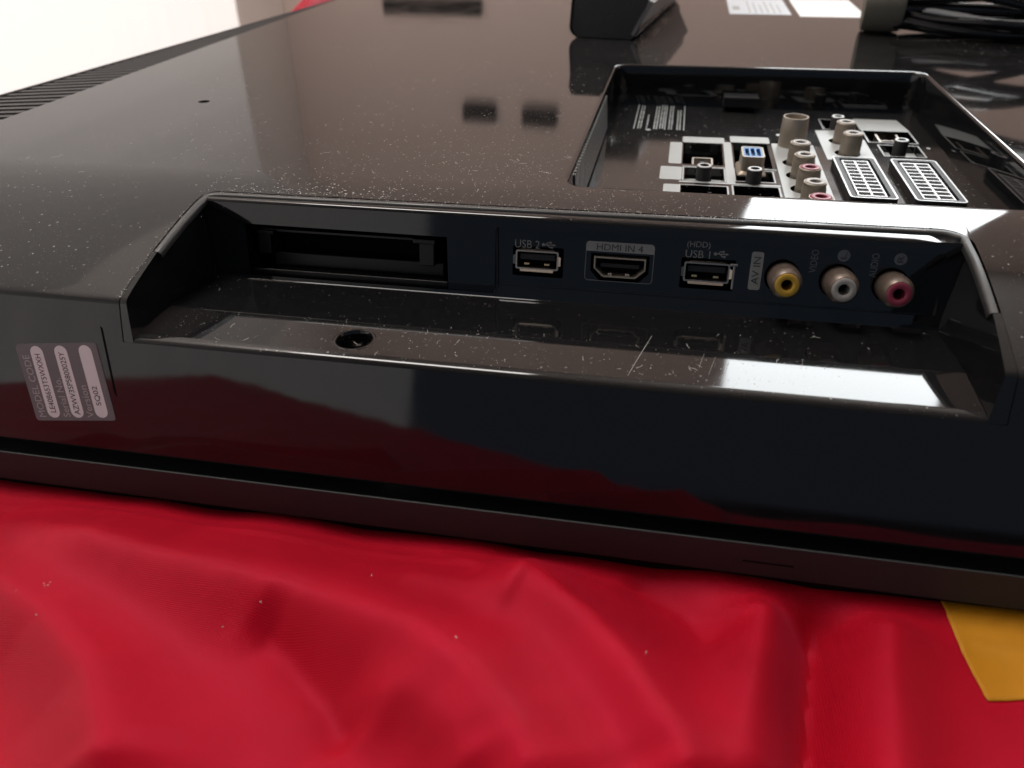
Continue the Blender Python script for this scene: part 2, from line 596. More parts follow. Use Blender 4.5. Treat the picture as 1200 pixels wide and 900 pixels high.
# heap of the same red cloth behind the far left edge of the set
mb = MB(); vs = []
for j in range(17):
    for i in range(25):
        u, v = i / 24, j / 16
        x = -354 + 52 * u; y = 612 + 300 * v
        b = math.sin(math.pi * min(1, u * 1.02)) ** .7 * math.sin(math.pi * v) ** .7 if u < 1 else 0
        z = -77 + (77 + 5 * noise.noise(Vector((x / 40, y / 50, 2)))) * max(0, b)
        vs.append((x, y, z))
mb.add(vs, [(j * 25 + i, j * 25 + i + 1, (j + 1) * 25 + i + 1, (j + 1) * 25 + i) for j in range(16) for i in range(24)], None, True)
heap = mb

# bed the cloth lies on
mb = MB(); mb.plate([(-452, edge_y(-452) + 14), (30, 74), (715, 74), (715, 855), (-452, 855)], (), -92, 150, back=True)
tag(mb.build("bed", mat("mattress_fabric", (0.3, 0.28, 0.26), 0.9), bevel=12), kind='structure')

# ================================================================== THE TELEVISION
TV = thing("television", "glossy black flat television lying face down on red cloth, its back and sockets upward", "television", (160, 460, -76))


def bez(p0, p1, p2, p3, n):
    out = []
    for i in range(n + 1):
        t = i / n; a = (1 - t) ** 3, 3 * (1 - t) ** 2 * t, 3 * (1 - t) * t * t, t ** 3
        out.append((sum(c * p[0] for c, p in zip(a, (p0, p1, p2, p3))), sum(c * p[1] for c, p in zip(a, (p0, p1, p2, p3)))))
    return out


YT = 254.0
PROF = bez((YT, 0), (229, 0), (203, -6.3), (182.2, -13.6), 22) + [(181.3, -14.0), (180.6, -14.45), (180.15, -15.0), (179.9, -15.7)]


def prof_z(y):
    """height of the back cover at y"""
    if y >= YT: return 0.0
    for (ya, za), (yb, zb) in zip(PROF, PROF[1:]):
        if yb <= y <= ya: return za + (zb - za) * (ya - y) / (ya - yb)
    return PROF[-1][1]


def seam_y(x):
    """front edge of the back cover along the recess"""
    y = 236.2 + (x + 100) * 0.012
    if x < XL + 5: 
        d = max(0, XL + 5 - x); y -= 5.5 - math.sqrt(max(0, 5.5 ** 2 - d * d))
    if x > XR - 8:
        d = max(0, x - XR + 8); y -= 8.5 - math.sqrt(max(0, 8.5 ** 2 - d * d))
    return y



FACE_END = (167.8, -60.0)


def face_y(z): return 180 + (z + 15) * (180 - FACE_END[0]) / (FACE_END[1] + 15) * -1 if False else 180 - (-15 - z) * (180 - FACE_END[0]) / 45.0


XL, XR = -150.6, 85.0          # recess ends at the seam
cover = MB()
LX, RX = -284.0, 650.0
top_outer = [(LX, YT), (XL - .5, YT), (XR + .5, YT), (RX, YT), (RX, 760), (-279.0, 760)]
CX0, CX1, CY0, CY1, CR = -33.0, 119.5, 257.0, 452.5, 7.0


def comp_loop(ins, z):
    return [(p[0], p[1], z) for p in rrect(CX0 + ins, CX1 - ins, CY0 + ins, CY1 - ins, max(.5, CR - ins), 8)]


hole_xy = circ(-212.3, 345, 2.6, 20)
cover.sheet(top_outer, [[p[:2] for p in comp_loop(-1.6, 0)], hole_xy])
# sloping strip behind the recess
xs_ = [XL - .5 + 5.5 * (1 - math.cos(i * math.pi / 16)) for i in range(9)] + list(np.arange(-140, 70, 10.0)) + [XR + .5 - 8.5 * (1 - math.sin(i * math.pi / 20)) for i in range(11)]
cover.loops([[(x, YT + (seam_y(x) - YT) * t, prof_z(YT + (seam_y(x) - YT) * t)) for t in (0, .2, .4, .6, .8, 1)] for x in xs_], closed=False)
# rounded front edge and front face, left and right of the recess
fullp = PROF + [(face_y(-20 - 10 * i), -20 - 10 * i) for i in range(4)] + [FACE_END]
for x0, x1 in ((LX, XL - .5), (XR + .5, RX)):
    cover.loops([[(x0, y, z) for y, z in fullp], [(x1, y, z) for y, z in fullp]], closed=False)
# front face below the recess, with its rounded lip and the outer part of the recess floor
LIPZ = -24.5
lip = [(197.6, -24.5), (190, -24.6), (180.2, -24.75), (178.5, -24.9), (177.5, -25.35), (face_y(-26.2), -26.2)] + [(face_y(-28 - 8 * i), -28 - 8 * i) for i in range(4)] + [FACE_END]
shx, shy, shr = -84.0, 187.6, 5.3
flat = lip[:3]
floor_hole = circ(shx, shy, shr, 28)
a_t = math.atan2(-0.25, 17.4)
Mlip = frame((0, 180.2, -24.75), (1, 0, 0), (0, math.cos(a_t), -math.sin(a_t)))
cover_lip = MB()
cover_lip.sheet([(-148.3, 0), (80.9, 0), (80.9, 17.4), (-148.3, 17.4)], [[(p[0], p[1] - 180.2) for p in floor_hole]], 0, Mlip)
lp = lip[2:]
cover.loops([[(-148.3, y, z) for y, z in lp[:4]], [(80.9, y, z) for y, z in lp[:4]]], closed=False)
cover.loops([[(XL - .5, y, z) for y, z in lp[3:]], [(XR + .5, y, z) for y, z in lp[3:]]], closed=False)
# outer skin at left, right, rear
endp = [(y, z) for y, z in fullp]
cover.add([(LX, y, z) for y, z in endp] + [(LX, 230, -60), (LX, 230, 0)], [tuple(range(len(endp) + 2))])
cover.add([(RX, y, z) for y, z in endp] + [(RX, 760, -60), (RX, 760, 0)], [tuple(range(len(endp) + 2))])
cover.add([(-334, 230, -60), (LX, 230, -60), (LX, 230, 0), (-332, 230, -4), (-291, 760, -4), (-279, 760, 0), (-279, 760, -60), (-334, 760, -60)],
          [(0, 1, 2, 3), (0, 3, 4, 7), (4, 5, 6, 7)])
cover.add([(-279, 760, 0), (RX, 760, 0), (RX, 760, -60), (-279, 760, -60)], [(0, 1, 2, 3)])
back = cover.build("back_cover", M_cover, TV)
lipo = cover_lip.build("recess_ledge", M_lip, TV)

# screw hole in the ledge
mb = MB()
prof = [(shr, 0), (shr - .25, -.5), (shr - .5, -1.2), (shr - .6, -9)]
mb.lathe(prof, Matrix.Translation((shx, shy, -24.66)), 28)
sh = mb.build("screw_hole", M_tray, TV)
mb = MB()
mb.lathe([(.01, 2.0), (2.4, 1.7), (3.3, .8), (3.4, 0), (3.4, -2)], Matrix.Translation((shx - .3, shy - 1.2, -31.6)), 24, cap1=False)
scr = mb.build("screw", M_metal, sh)
mb = MB()
for q in (0, 90): mb.box(-2.0, 2.0, -.35, .35, 1.6, 2.15, Matrix.Translation((shx - .3, shy - 1.2, -31.6)) @ Matrix.Rotation(math.radians(q + 20), 4, 'Z'))
mb.build("screw", M_void, sh)
# bright worn rim of the hole
mb = MB()
mb.lathe([(shr + .02, -.05), (shr + .35, .12), (shr + .75, .04), (shr + 1.0, -.04)], Matrix.Translation((shx, shy, -24.63)), 36)
mb.build("rim", M_lip, sh)
# small closed hole on the left of the back, and one at the right front
mb = MB(); mb.lathe([(2.6, 0), (2.4, -.3), (2.3, -6)], Matrix.Translation((-212.3, 345, 0)), 20, cap1=True)
mb.build("screw_hole", M_void, TV)

# ---- vent along the left edge
def vent_x(y): return -329.5 + (y - 330) * 0.1075, LX + 0.3 + (y - 303) * 0.0142


mb = MB()
for ya, yb in ((231, 762),):
    a0, a1 = vent_x(ya); b0, b1 = vent_x(yb)
    mb.add([(a0, ya, -4.5), (a1, ya, -3), (b1, yb, -3), (b0, yb, -4.5), (a0, ya, -7), (a1, ya, -7), (b1, yb, -7), (b0, yb, -7)],
           [(0, 1, 2, 3), (0, 1, 5, 4), (1, 2, 6, 5), (2, 3, 7, 6), (3, 0, 4, 7)])
vent = mb.build("side_vent", M_void, TV)
y = 234.0
while y < 758:
    o0, o1 = vent_x(y)
    mb = MB()
    mb.add([(o0, y, -3.4), (o1, y, -.6), (o1, y + 3.6, -.6), (o0, y + 3.6, -3.4), (o0, y, -4.6), (o1, y, -3.2), (o1, y + 3.6, -3.2), (o0, y + 3.6, -4.6)],
           [(0, 1, 2, 3), (0, 1, 5, 4), (1, 2, 6, 5), (2, 3, 7, 6), (3, 0, 4, 7)])
    mb.build("slat", M_slat, vent)
    y += 7.6
mb = MB()
(a0, a1), (b0, b1) = vent_x(231), vent_x(762)
mb.add([(a0 - 2.2, 231, -3), (a0, 231, -3), (b0, 762, -3), (b0 - 2.2, 762, -3), (a0 - 3, 231, -60), (a0, 231, -60), (b0, 762, -60), (b0 - 3, 762, -60)],
       [(0, 1, 2, 3), (0, 1, 5, 4), (1, 2, 6, 5), (2, 3, 7, 6), (3, 0, 4, 7)])
mb.build("vent_rail", M_satin, vent)

# ---- front bezel strip and the screen under it
mb = MB(); mb.box(-342, 660, 162, 162.7, -71.6, -60.6); mb.box(-342, 660, 162.69, 770, -71.6, -68)
mb.build("front_bezel", M_bezel, TV, bevel=.2)
mb = MB(); mb.box(-338, 656, 164.2, 766, -76.6, -71.5)
mb.build("screen", M_void, TV)
mb = MB(); mb.box(28.5, 41.5, 161.85, 162.2, -66.8, -66.45)      # faint mark on the strip
mb.build("bezel_mark", M_void, TV)

# ---- recess: seam trim, end walls, rear wall, floor
path = []
left_curve = [(XL + .9, y, z) for y, z in PROF if 200 < y < 229][::-1]
right_curve = [(XR - .9, y, z) for y, z in PROF if 199 < y < 226]
path += left_curve
path += [(x, seam_y(x) - 1.4, prof_z(seam_y(x) - 1.4)) for x in [XL + 1.2, XL + 2, XL + 3.5, XL + 6, *np.arange(-140, 70, 10.0), XR - 9, XR - 7, XR - 5, XR - 3.2, XR - 2, XR - 1.2]]
path += right_curve
mb = MB(); n = len(path)
loops = []
for i, p in enumerate(path):
    p = Vector(p); t = (Vector(path[min(i + 1, n - 1)]) - Vector(path[max(i - 1, 0)])).normalized()
    side = t.cross(Vector((0, 0, 1))).normalized()        # towards the recess
    up = side.cross(t).normalized()
    loops.append([p + side * a + up * b for a, b in ((-.9, -1.4), (-.9, -.15), (-.7, .1), (.3, .12), (1.0, -.12), (1.35, -.8), (1.4, -2.0))])
mb.loops(loops, closed=False)
mb.loops([loops[0][::1]] + [[loops[0][0]] * 7], closed=False); mb.loops([loops[-1]] + [[loops[-1][0]] * 7], closed=False)
mb.build("seam_trim", M_trim, TV)

WTOP, WBASE = (230.2, -0.6), (224.6, -27.0)
wv = Vector((0, WTOP[0] - WBASE[0], WTOP[1] - WBASE[1])).normalized()
MW = frame((0, 231.0, 0), (1, 0, 0), wv)               # local x right, y up the wall, z out of the wall
# end walls
for xt, xb, nm in ((XL + .4, -147.6, "l"), (XR - .4, 80.7, "r")):
    mb = MB()
    prof = [(y, z) for y, z in PROF if y < 234]
    pts = [(234.5, prof_z(234.5))] + prof + [(face_y(-26.2), -26.2), (180.2, -24.75), (197.6, -24.5), (224.6, -27.0)]
    vs = []
    for y, z in pts:
        k = max(0, min(1, -z / 27)); vs.append((xt + (xb - xt) * k, y, z - .05))
    mb.add(vs, [tuple(range(len(vs)))])
    # worn return edge towards the cover
    edge = [(y, z) for y, z in PROF if y < 202] + [(face_y(-20), -20), (face_y(-26.2), -26.2)]
    xc = XL - .55 if nm == "l" else XR + .55
    mb.loops([[(xt + (xb - xt) * max(0, min(1, -z / 27)), y, z) for y, z in edge], [(xc, y + .25, z - .02) for y, z in edge]], closed=False)
    mb.build("recess_end_wall", M_tray, TV)
# inner floor of the recess
mb = MB()
fl = [(197.8, -25.0), (197.8, -24.53), (205, -25.1), (215, -26.2), (223.6, -26.85), (224.6, -26.6), (225.0, -25.6)]
mb.loops([[(-148.0, y, z) for y, z in fl], [(81.2, y, z) for y, z in fl]], closed=False)
mb.build("recess_floor", M_tray, TV)
mb = MB(); mb.box(-146.5, 75, 196.9, 197.7, -24.8, -24.42)
mb.build("floor_ridge", M_lip, TV, bevel=.1)
# rear wall with the card slot opening and the socket panel opening
slot_o = [(-135.6, -9.3), (-135.0, -27.2), (-66.4, -27.2), (-66.9, -9.5)]
panel_o = rrect(-51.2, 79.4, -26.9, -5.2, 1.2, 4)
wall_o = [(-149.8, -2.6), (-147.5, -27.6), (80.8, -27.6), (84.0, -2.6)]
mb = MB(); mb.plate(wall_o, [slot_o, panel_o], 0, 1.3, MW, sides=False)
mb.loops([[(p[0], p[1], 0) for p in slot_o], [(p[0], p[1], -16) for p in slot_o]], MW, False, cap_last=True)
fil = [(231.0 - .0, -.1), (231.25, .9), (231.9, 1.9)]
xs2 = [-149.4, *np.arange(-140, 75, 10.0), 77, 80, 82.5]
mb.loops([[(x, 230.4, -2.6), (x, 230.75, -1.95), (x, min(231.6, seam_y(x) - 2.2), -1.6 if x < 76 else -2.2), (x, seam_y(x) - 2.3, prof_z(seam_y(x) - 2.3) - .6), (x, seam_y(x) - .6, prof_z(seam_y(x)) - 1.2)] for x in xs2], closed=False)
rear = mb.build("recess_rear_wall", M_tray, TV)
# card slot innards
CS = MB(); CS.box(-135, -67, -27.2, -24.4, -9, -2.2, MW); CS.box(-130, -70, -24.5, -19.6, -14, -8, MW)
mb = MB(); mb.box(-137, -65, -27.5, -9, -15.9, -15.4, MW); mb.build("slot_back", M_void, rear)
cs = CS.build("card_slot", M_slot, TV, bevel=.5)
mb = MB(); mb.box(-133, -78, -12.6, -11.6, -15, -6, MW); mb.build("slot_shelf", M_slot, cs, bevel=.2)
mb = MB(); mb.box(-77, -72, -20, -11.2, -13, -3.2, MW); mb.box(-79, -71.5, -12.8, -11.2, -12.8, -2.6, MW); mb.build("slot_bracket", M_slot, cs, bevel=.3)
mb = MB(); mb.box(-134, -129.5, -20, -12.2, -13, -5, MW); mb.box(-134, -128, -13.4, -12.0, -13, -4.4, MW); mb.build("slot_bracket", M_slot, cs, bevel=.3)
# socket panel, set back a little, with a sloped foot
PZ = -1.1
usb = [(-38.1, -15.1), (13.7, -15.3)]
holes = [rrect(u - 7.7, u + 8.3, v - 5.2, v + 4.2, .5, 2) for u, v in usb]
hd_u, hd_v = -12.4, -15.9
holes.append([(hd_u - 8.9, hd_v + 4.3), (hd_u - 8.9, hd_v - 1.2), (hd_u - 6, hd_v - 4.2), (hd_u + 6, hd_v - 4.2), (hd_u + 8.9, hd_v - 1.2), (hd_u + 8.9, hd_v + 4.3)])
RCA = [(35.6, -15.0), (51.2, -15.2), (66.0, -15.4)]
holes += [circ(u, v, 5.1) for u, v in RCA]
mb = MB()
mb.plate(rrect(-51.2, 79.4, -23.4, -5.2, .3, 2), holes, PZ, 5, MW, sides=False)
mb.add([(-51.2, -23.4, PZ), (79.4, -23.4, PZ), (79.4, -26.9, -.05), (-51.2, -26.9, -.05)], [(0, 1, 2, 3)], MW)
mb.add([(-51.3, -5, PZ), (-51.3, -26.9, PZ), (-50.3, -26.5, PZ + .02), (-50.3, -5, PZ + .02)], [(0, 1, 2, 3)], MW)
panel = mb.build("socket_panel", M_tray, TV)
mb = MB(); mb.box(-52, 80, -27, -5, -6.3, -5.9, MW); mb.build("panel_backing", M_void, panel)
mb = MB(); mb.tube([(-51.0, -5.4, PZ + .5), (-50.7, -15, PZ + .5), (-50.5, -24, PZ + .4), (-51.5, -26.9, 0.1)], .28, 6, MW); mb.build("panel_edge", M_trim, panel)
mb = MB(); mb.box(-50, 78.5, -23.7, -23.2, PZ - .1, PZ + .2, MW); mb.build("panel_edge", M_tray, panel, bevel=.1)

# USB sockets
for k, (u, v) in enumerate(usb):
    root = MB()
    o = rrect(u - 6.75, u + 6.75, v - 3.0, v + 3.0, .6, 3); i_ = rrect(u - 6.25, u + 6.25, v - 2.5, v + 2.5, .4, 3)
    root.sheet(o, [i_], PZ + .3, MW)
    root.loops([[(p[0], p[1], PZ + .3) for p in o], [(p[0], p[1], PZ - 5) for p in o]], MW, False)
    root.loops([[(p[0], p[1], PZ + .3) for p in i_], [(p[0], p[1], PZ - 9) for p in i_]], MW, False)
    # flared mouth tabs
    for pts in ([(-6.7, 1.6), (-6.7, -1.6), (-7.5, -1.3), (-7.5, 1.3)], [(6.7, 1.6), (6.7, -1.6), (7.5, -1.3), (7.5, 1.3)],
                [(-5.4, 3.0), (5.4, 3.0), (5.1, 3.6), (-5.1, 3.6)], [(-5.3, -2.9), (5.3, -2.9), (5.2, -3.6), (-5.2, -3.6)]):
        root.add([(u + pts[q][0], v + pts[q][1], PZ + (.3 if q < 2 else .75)) for q in range(4)], [(0, 1, 2, 3)], MW)
    rt = root.build("usb_socket", M_metal, TV)
    mb = MB(); mb.box(u - 5.6, u + 5.6, v - .2, v + 1.7, PZ - 9, PZ - .9, MW); mb.build("tongue", M_satin, rt, bevel=.15)
    mb = MB(); mb.box(u - 6.2, u + 6.2, v - 2.45, v + 2.45, PZ - 9.3, PZ - 9, MW); mb.build("socket_back", M_void, rt)
    for q in (-3.4, 3.0):
        mb = MB(); mb.box(u + q - .8, u + q + .8, v - 1.9, v - 1.2, PZ - 4.5, PZ - 1.2, MW); mb.build("spring_contact", M_gold, rt, bevel=.1)
# bent earth tab beside the right USB socket
mb = MB()
mb.box(21.3, 22.0, -20.0, -12.3, PZ - .6, PZ + .35, MW); mb.box(20.4, 22.6, -12.9, -12.1, PZ - .4, PZ + .5, MW)
tag(mb.build("earth_tab", M_metal, TV, bevel=.2), "bent steel tab beside the right USB socket")

# HDMI socket
def dshape(s, zz): return [(hd_u + a * s[0], hd_v + .2 + b * s[1], zz) for a, b in ((-1, 1), (-1, -.15), (-.93, -.3), (-.68, -.9), (-.6, -1), (.6, -1), (.68, -.9), (.93, -.3), (1, -.15), (1, 1))]
mb = MB()
mb.loops([dshape((7.9, 3.1), PZ - 4), dshape((7.9, 3.1), PZ + .5), dshape((7.45, 2.7), PZ + .5), dshape((7.3, 2.6), PZ - 8)], MW, False)
hdmi = mb.build("hdmi_socket", M_dull, TV)
mb = MB(); mb.box(hd_u - 6, hd_u + 6, hd_v - .2, hd_v + 1.1, PZ - 8, PZ - 1.2, MW); mb.build("tongue", M_satin, hdmi, bevel=.15)
mb = MB(); mb.add(dshape((7.5, 2.8), PZ - 7.8), [tuple(range(10))], MW); mb.build("socket_back", M_void, hdmi)
for q in (-2.8, 2.6):
    mb = MB(); mb.box(hd_u + q - .65, hd_u + q + .65, hd_v - 2.5, hd_v - 1.7, PZ - 3, PZ - .2, MW); mb.build("spring_contact", M_metal, hdmi, bevel=.15)

# RCA jacks
def rca(parent, M, r0, r1, h, ringmat, bodymat, hole=1.6, seg=32, name="rca_jack"):
    mb = MB()
    mb.lathe([(r0 * 1.02, -2), (r0, 0), (r0, h * .62), (r0 * .98, h * .74), (r0 * .92, h * .86), (r1 * 1.1, h * .97), (r1 * 1.04, h), (r1 * .96, h), (r1 * .96, h * .8)], M, seg)
    o = mb.build(name, bodymat, parent)
    mb = MB(); mb.lathe([(r1 * .98, h * .82), (r1 * .98, h + .12), (r1 * .92, h + .3), (hole + .3, h + .3), (hole, h + .1), (hole, h - 6)], M, seg)
    mb.build("insulator", ringmat, o)
    mb = MB(); mb.lathe([(hole, 0), (.01, 0)], M @ Matrix.Translation((0, 0, h - 5)), 16); mb.build("jack_hole", M_void, o)
    return o


for (u, v), rm, nm in zip(RCA, (M_yellow, M_white, M_red), ("yellow", "white", "red")):
    o = rca(TV, MW @ Matrix.Translation((u + .5, v - .5, PZ)), 4.7, 3.45, 8.6, rm, M_dark_nickel)
    tag(o, nm + " ringed round jack in the front recess")

# panel lettering and marks
L1, L2, L3 = MB(), MB(), MB()
zt = PZ + .04
text(L1, "USB 2", -45.2, -37.4, -11.5, -9.0, MW, 0, zt)
trident(L1, -36.8, -32.3, -10.1, MW, zt)
text(L1, "(HDD)", 7.2, 14.0, -8.4, -6.1, MW, 0, zt)
text(L1, "USB 1", 7.0, 14.2, -11.1, -8.8, MW, 0, zt)
trident(L1, 15.2, 19.7, -9.5, MW, zt)
# thin outline round the HDMI socket
def ring(mb, x0, x1, y0, y1, r, t, M, z): mb.sheet(rrect(x0, x1, y0, y1, r, 4), [rrect(x0 + t, x1 - t, y0 + t, y1 - t, max(.1, r - t), 4)], z, M)
ring(L1, -23.0, -2.2, -20.2, -8.0, 1.1, .16, MW, zt)
L1.build("lettering", M_print, panel)
text(L2, "VIDEO", 42.9, 44.9, -13.2, -6.4, MW, 90, zt)
text(L2, "AUDIO", 59.6, 61.6, -13.4, -6.4, MW, 90, zt)
L2.build("lettering", M_printd, panel)
mb = MB()
tab = [p for p in rrect(-23.0, -2.2, -14, -8.0, 1.1, 4) if p[1] > -10.9]
tab = [p for p in rrect(-23.0, -2.2, -20, -8.0, 1.1, 4)[:12]] + [(-23.0, -11.0), (-2.2, -11.0)]
mb.sheet(tab, (), zt + .03, MW)
mb.build("print_tab", M_tab, panel)
mb = MB(); mb.sheet(rrect(26.2, 29.7, -19.6, -8.1, .7, 4), (), zt, MW)
mb.build("print_tab", M_tab, panel)
mb = MB()
mb.sheet(circ(51.9, -7.6, 1.75, 24), (), zt, MW); mb.build("print_tab", M_printd, panel)
mb = MB(); mb.sheet(circ(67.4, -7.6, 1.75, 24), (), zt, MW)
mb.build("print_tab", M_printd, panel)
for a in (("HDMI IN 4", -19.7, -5.7, -10.6, -8.6, MW, 0), ("AV IN", 26.9, 29.0, -17.9, -9.6, MW, 90),
          ("L", 51.1, 52.7, -8.6, -6.6, MW, 90), ("R", 66.5, 68.3, -8.6, -6.6, MW, 90)):
    mb = MB(); text(mb, *a, zt + .07); mb.build("lettering", M_ink, panel)


# ---- model sticker on the front face
fv = Vector((0, 180 - FACE_END[0], 45)).normalized()
MF = frame((0, 180, -15), (1, 0, 0), fv)
MS = MF @ Matrix.Translation((-171.8, -25.9, .06)) @ Matrix.Rotation(math.radians(6.0), 4, 'Z') @ Matrix(((1, -.05, 0, 0), (0, 1, 0, 0), (0, 0, 1, 0), (0, 0, 0, 1)))
mb = MB(); W2, H2 = 13.8, 12.1
mb.plate(rrect(-W2, W2, -H2, H2, 1.0, 4), (), .1, .15, MS)
stick = tag(mb.build("model_sticker", M_stick, TV), "grey model sticker with three pale fields on the front face")
mb = MB()
for fx in (.245, .545, .845):
    c = -W2 + 2 * W2 * fx; mb.sheet(rrect(c - 2.15, c + 2.15, -H2 + .9, H2 - .7, 2.1, 6), (), .13, MS)
mb.build("print_field", M_pill, stick)
mb = MB()
for body, fx, a, b, hw in (("MODEL CODE", .095, .05, .86, 1.15), ("Serial No.", .405, .05, .56, 1.15), ("Version", .70, .04, .46, 1.15)):
    c = -W2 + 2 * W2 * fx; text(mb, body, c - hw, c + hw, -H2 + 2 * H2 * a, -H2 + 2 * H2 * b, MS, 90, .14)
mb.build("lettering", mat("silver_print", (0.40, 0.42, 0.43), 0.4), stick)
mb = MB()
for body, fx, a, b, hw in (("LE40B653T5WXXH", .245, .11, .87, .95), ("AZWV3SPS800025Y", .545, .08, .89, .95), ("SQ02", .845, .20, .45, 1.0)):
    c = -W2 + 2 * W2 * fx; text(mb, body, c - hw, c + hw, -H2 + 2 * H2 * a, -H2 + 2 * H2 * b, MS, 90, .17)
mb.build("lettering", M_ink, stick)
mb = MB(); mb.add([(-157.9, -7.4, .08), (-157.2, -8, .08), (-155.1, -28.8, .08), (-155.9, -27.5, .08), (-157.9, -7.4, -.4), (-157.2, -8, -.4), (-155.1, -28.8, -.4), (-155.9, -27.5, -.4)],
                   [(0, 1, 2, 3), (0, 1, 5, 4), (1, 2, 6, 5), (2, 3, 7, 6), (3, 0, 4, 7)], MF)
mb.build("face_slit", M_void, TV)

# ================================================================== REAR SOCKET COMPARTMENT
FZ = -20.0
mb = MB()
mb.loops([comp_loop(i, z) for i, z in ((-1.6, 0), (-1.1, -.05), (-.5, -.3), (-.15, -.8), (0, -1.6), (.9, FZ - .2))])
comp = mb.build("socket_bay", M_tray, TV)
SOCK = {'h1': (5, 22.3, 350.3, 382.6), 'h2': (6.1, 22.0, 329, 345.6), 'h3': (4.8, 23.0, 309, 322.4),
        'v1': (27.2, 42.6, 347.8, 385.6), 'v2': (26.9, 41.8, 331, 344.4), 'v3': (25.4, 43.0, 311, 324.6),
        'lan': (89.2, 109.4, 397.2, 415.4), 'j2': (92.5, 108.4, 375.5, 391.5), 'j1': (71.6, 83.5, 416, 433.5)}
RC = [(53.3, 358.5, M_white), (53.3, 341.2, M_white), (53.5, 324.4, M_red), (53.4, 307.2, M_white), (53.4, 290.6, M_red)]
UR = [(77.0, 395.0, M_white), (77.2, 376.4, M_white)]
ANT = (53.4, 385.2)
fh = [rrect(*v, .8, 2) for v in SOCK.values()]
rh = [circ(x - .6, y, 5.4, 24) for x, y, _ in RC + UR]
ah = circ(ANT[0] - .4, ANT[1] + 0, 8.0, 28)
mb = MB()
mb.plate(rrect(CX0 + .4, CX1 - .4, CY0 + .4, CY1 - .4, 6.4, 6), fh + rh + [ah], FZ, 11, None, sides=False)
bfl = mb.build("bay_floor", M_floor, TV)
mb = MB(); mb.box(CX0 - 1, CX1 + 1, CY0 - 1, CY1 + 1, FZ - 11.5, FZ - 11); mb.build("bay_backing", M_void, TV)
# printed pale areas round the sockets
P = MB(); z = FZ + .05
rr = lambda *a: rrect(*a, 1.0, 3)
P.sheet(rr(-1, 4.5, 350.3, 382.6), (), z); P.sheet(rr(4.6, 23.6, 383.3, 392.6), (), z)
P.sheet(rr(26.3, 44.0, 386.4, 396.3), (), z); P.sheet(rr(-4, 5.0, 328.8, 346), (), z)
P.sheet(rr(-2, 4.2, 308, 323), (), z)
P.sheet(rr(23.0, 26.5, 326, 386), (), z + .01)
ring(P, 5.2, 22.9, 328.2, 346.4, .6, .6, None, z + .02); ring(P, 26.2, 42.6, 330.2, 345.2, .6, .6, None, z + .03)
ring(P, 4.0, 23.6, 307, 323.4, .6, .7, None, z + .03); ring(P, 24.8, 43.6, 309, 325.5, .6, .7, None, z + .02)
P.sheet([(5, 346.9), (44, 346.9), (44, 347.6), (5, 347.6)], (), z + .04); P.sheet([(4, 326), (44, 326), (44, 327.6), (4, 327.6)], (), z + .05)
P.sheet(rr(44.6, 63, 272, 387), [circ(x - .6, y, 5.5, 24) for x, y, _ in RC], z)
P.sheet([(66.8, 412.4), (76.2, 413.8), (87.2, 399), (87.2, 366), (66.8, 366)], [circ(x - .6, y, 5.5, 24) for x, y, _ in UR], z)
P.sheet([(87.6, 437), (108.5, 437), (110.6, 416.3), (88.2, 416.3)], (), z)
ring(P, 88.4, 110.4, 395.6, 416.2, .6, .7, None, z + .01); ring(P, 91.6, 109.4, 374.6, 392.4, .6, .6, None, z)
ring(P, 70.8, 84.2, 415.2, 434.3, .6, .6, None, z + .01)
P.sheet(rr(112.2, 113.8, 388, 391), (), z)
P.build("printed_areas", M_light, bfl)
# pale socket housings seen inside the openings
for hx in ((5.2, 22.1, 350.4, 364, 6), (6.4, 11, 329.2, 343, 4), (17.6, 21.8, 329.2, 343, 4), (27.4, 32, 331.2, 343, 4), (37.6, 41.6, 331.2, 343, 4),
           (27.5, 42.4, 348, 360, 3.5), (93, 97, 376, 391, 3), (103, 108, 376, 391, 3), (72, 74, 416.5, 433, 3), (80.6, 83, 416.5, 433, 3)):
    mb = MB(); mb.box(*hx[:4], FZ - 10.8, FZ - hx[4]); mb.build("socket_housing", M_light, bfl)
# HDMI socket in the bay
mb = MB()
o = rrect(9.2, 18.2, 352, 365.5, .8, 2); i_ = rrect(10.0, 17.4, 352.9, 364.6, .6, 2)
mb.sheet(o, [i_], FZ - 1.5)
for l_, d in ((o, 7), (i_, 6)): mb.loops([[(p[0], p[1], FZ - 1.5) for p in l_], [(p[0], p[1], FZ - 1.5 - d) for p in l_]], None, False)
hb = mb.build("hdmi_socket", M_metal, TV)
mb = MB(); mb.box(12.9, 14.6, 354, 363.5, FZ - 8, FZ - 2.4); mb.build("tongue", M_satin, hb)
mb = MB(); mb.box(93, 106, 399.5, 413, FZ - 9, FZ - 5); mb.box(94.4, 95.4, 399, 414, FZ - 5, FZ - 1); mb.box(103.6, 104.6, 399, 414, FZ - 5, FZ - 1); mb.box(94.4, 104.6, 405, 406, FZ - 5, FZ - 1.6)
mb.build("network_socket", M_metal, TV)
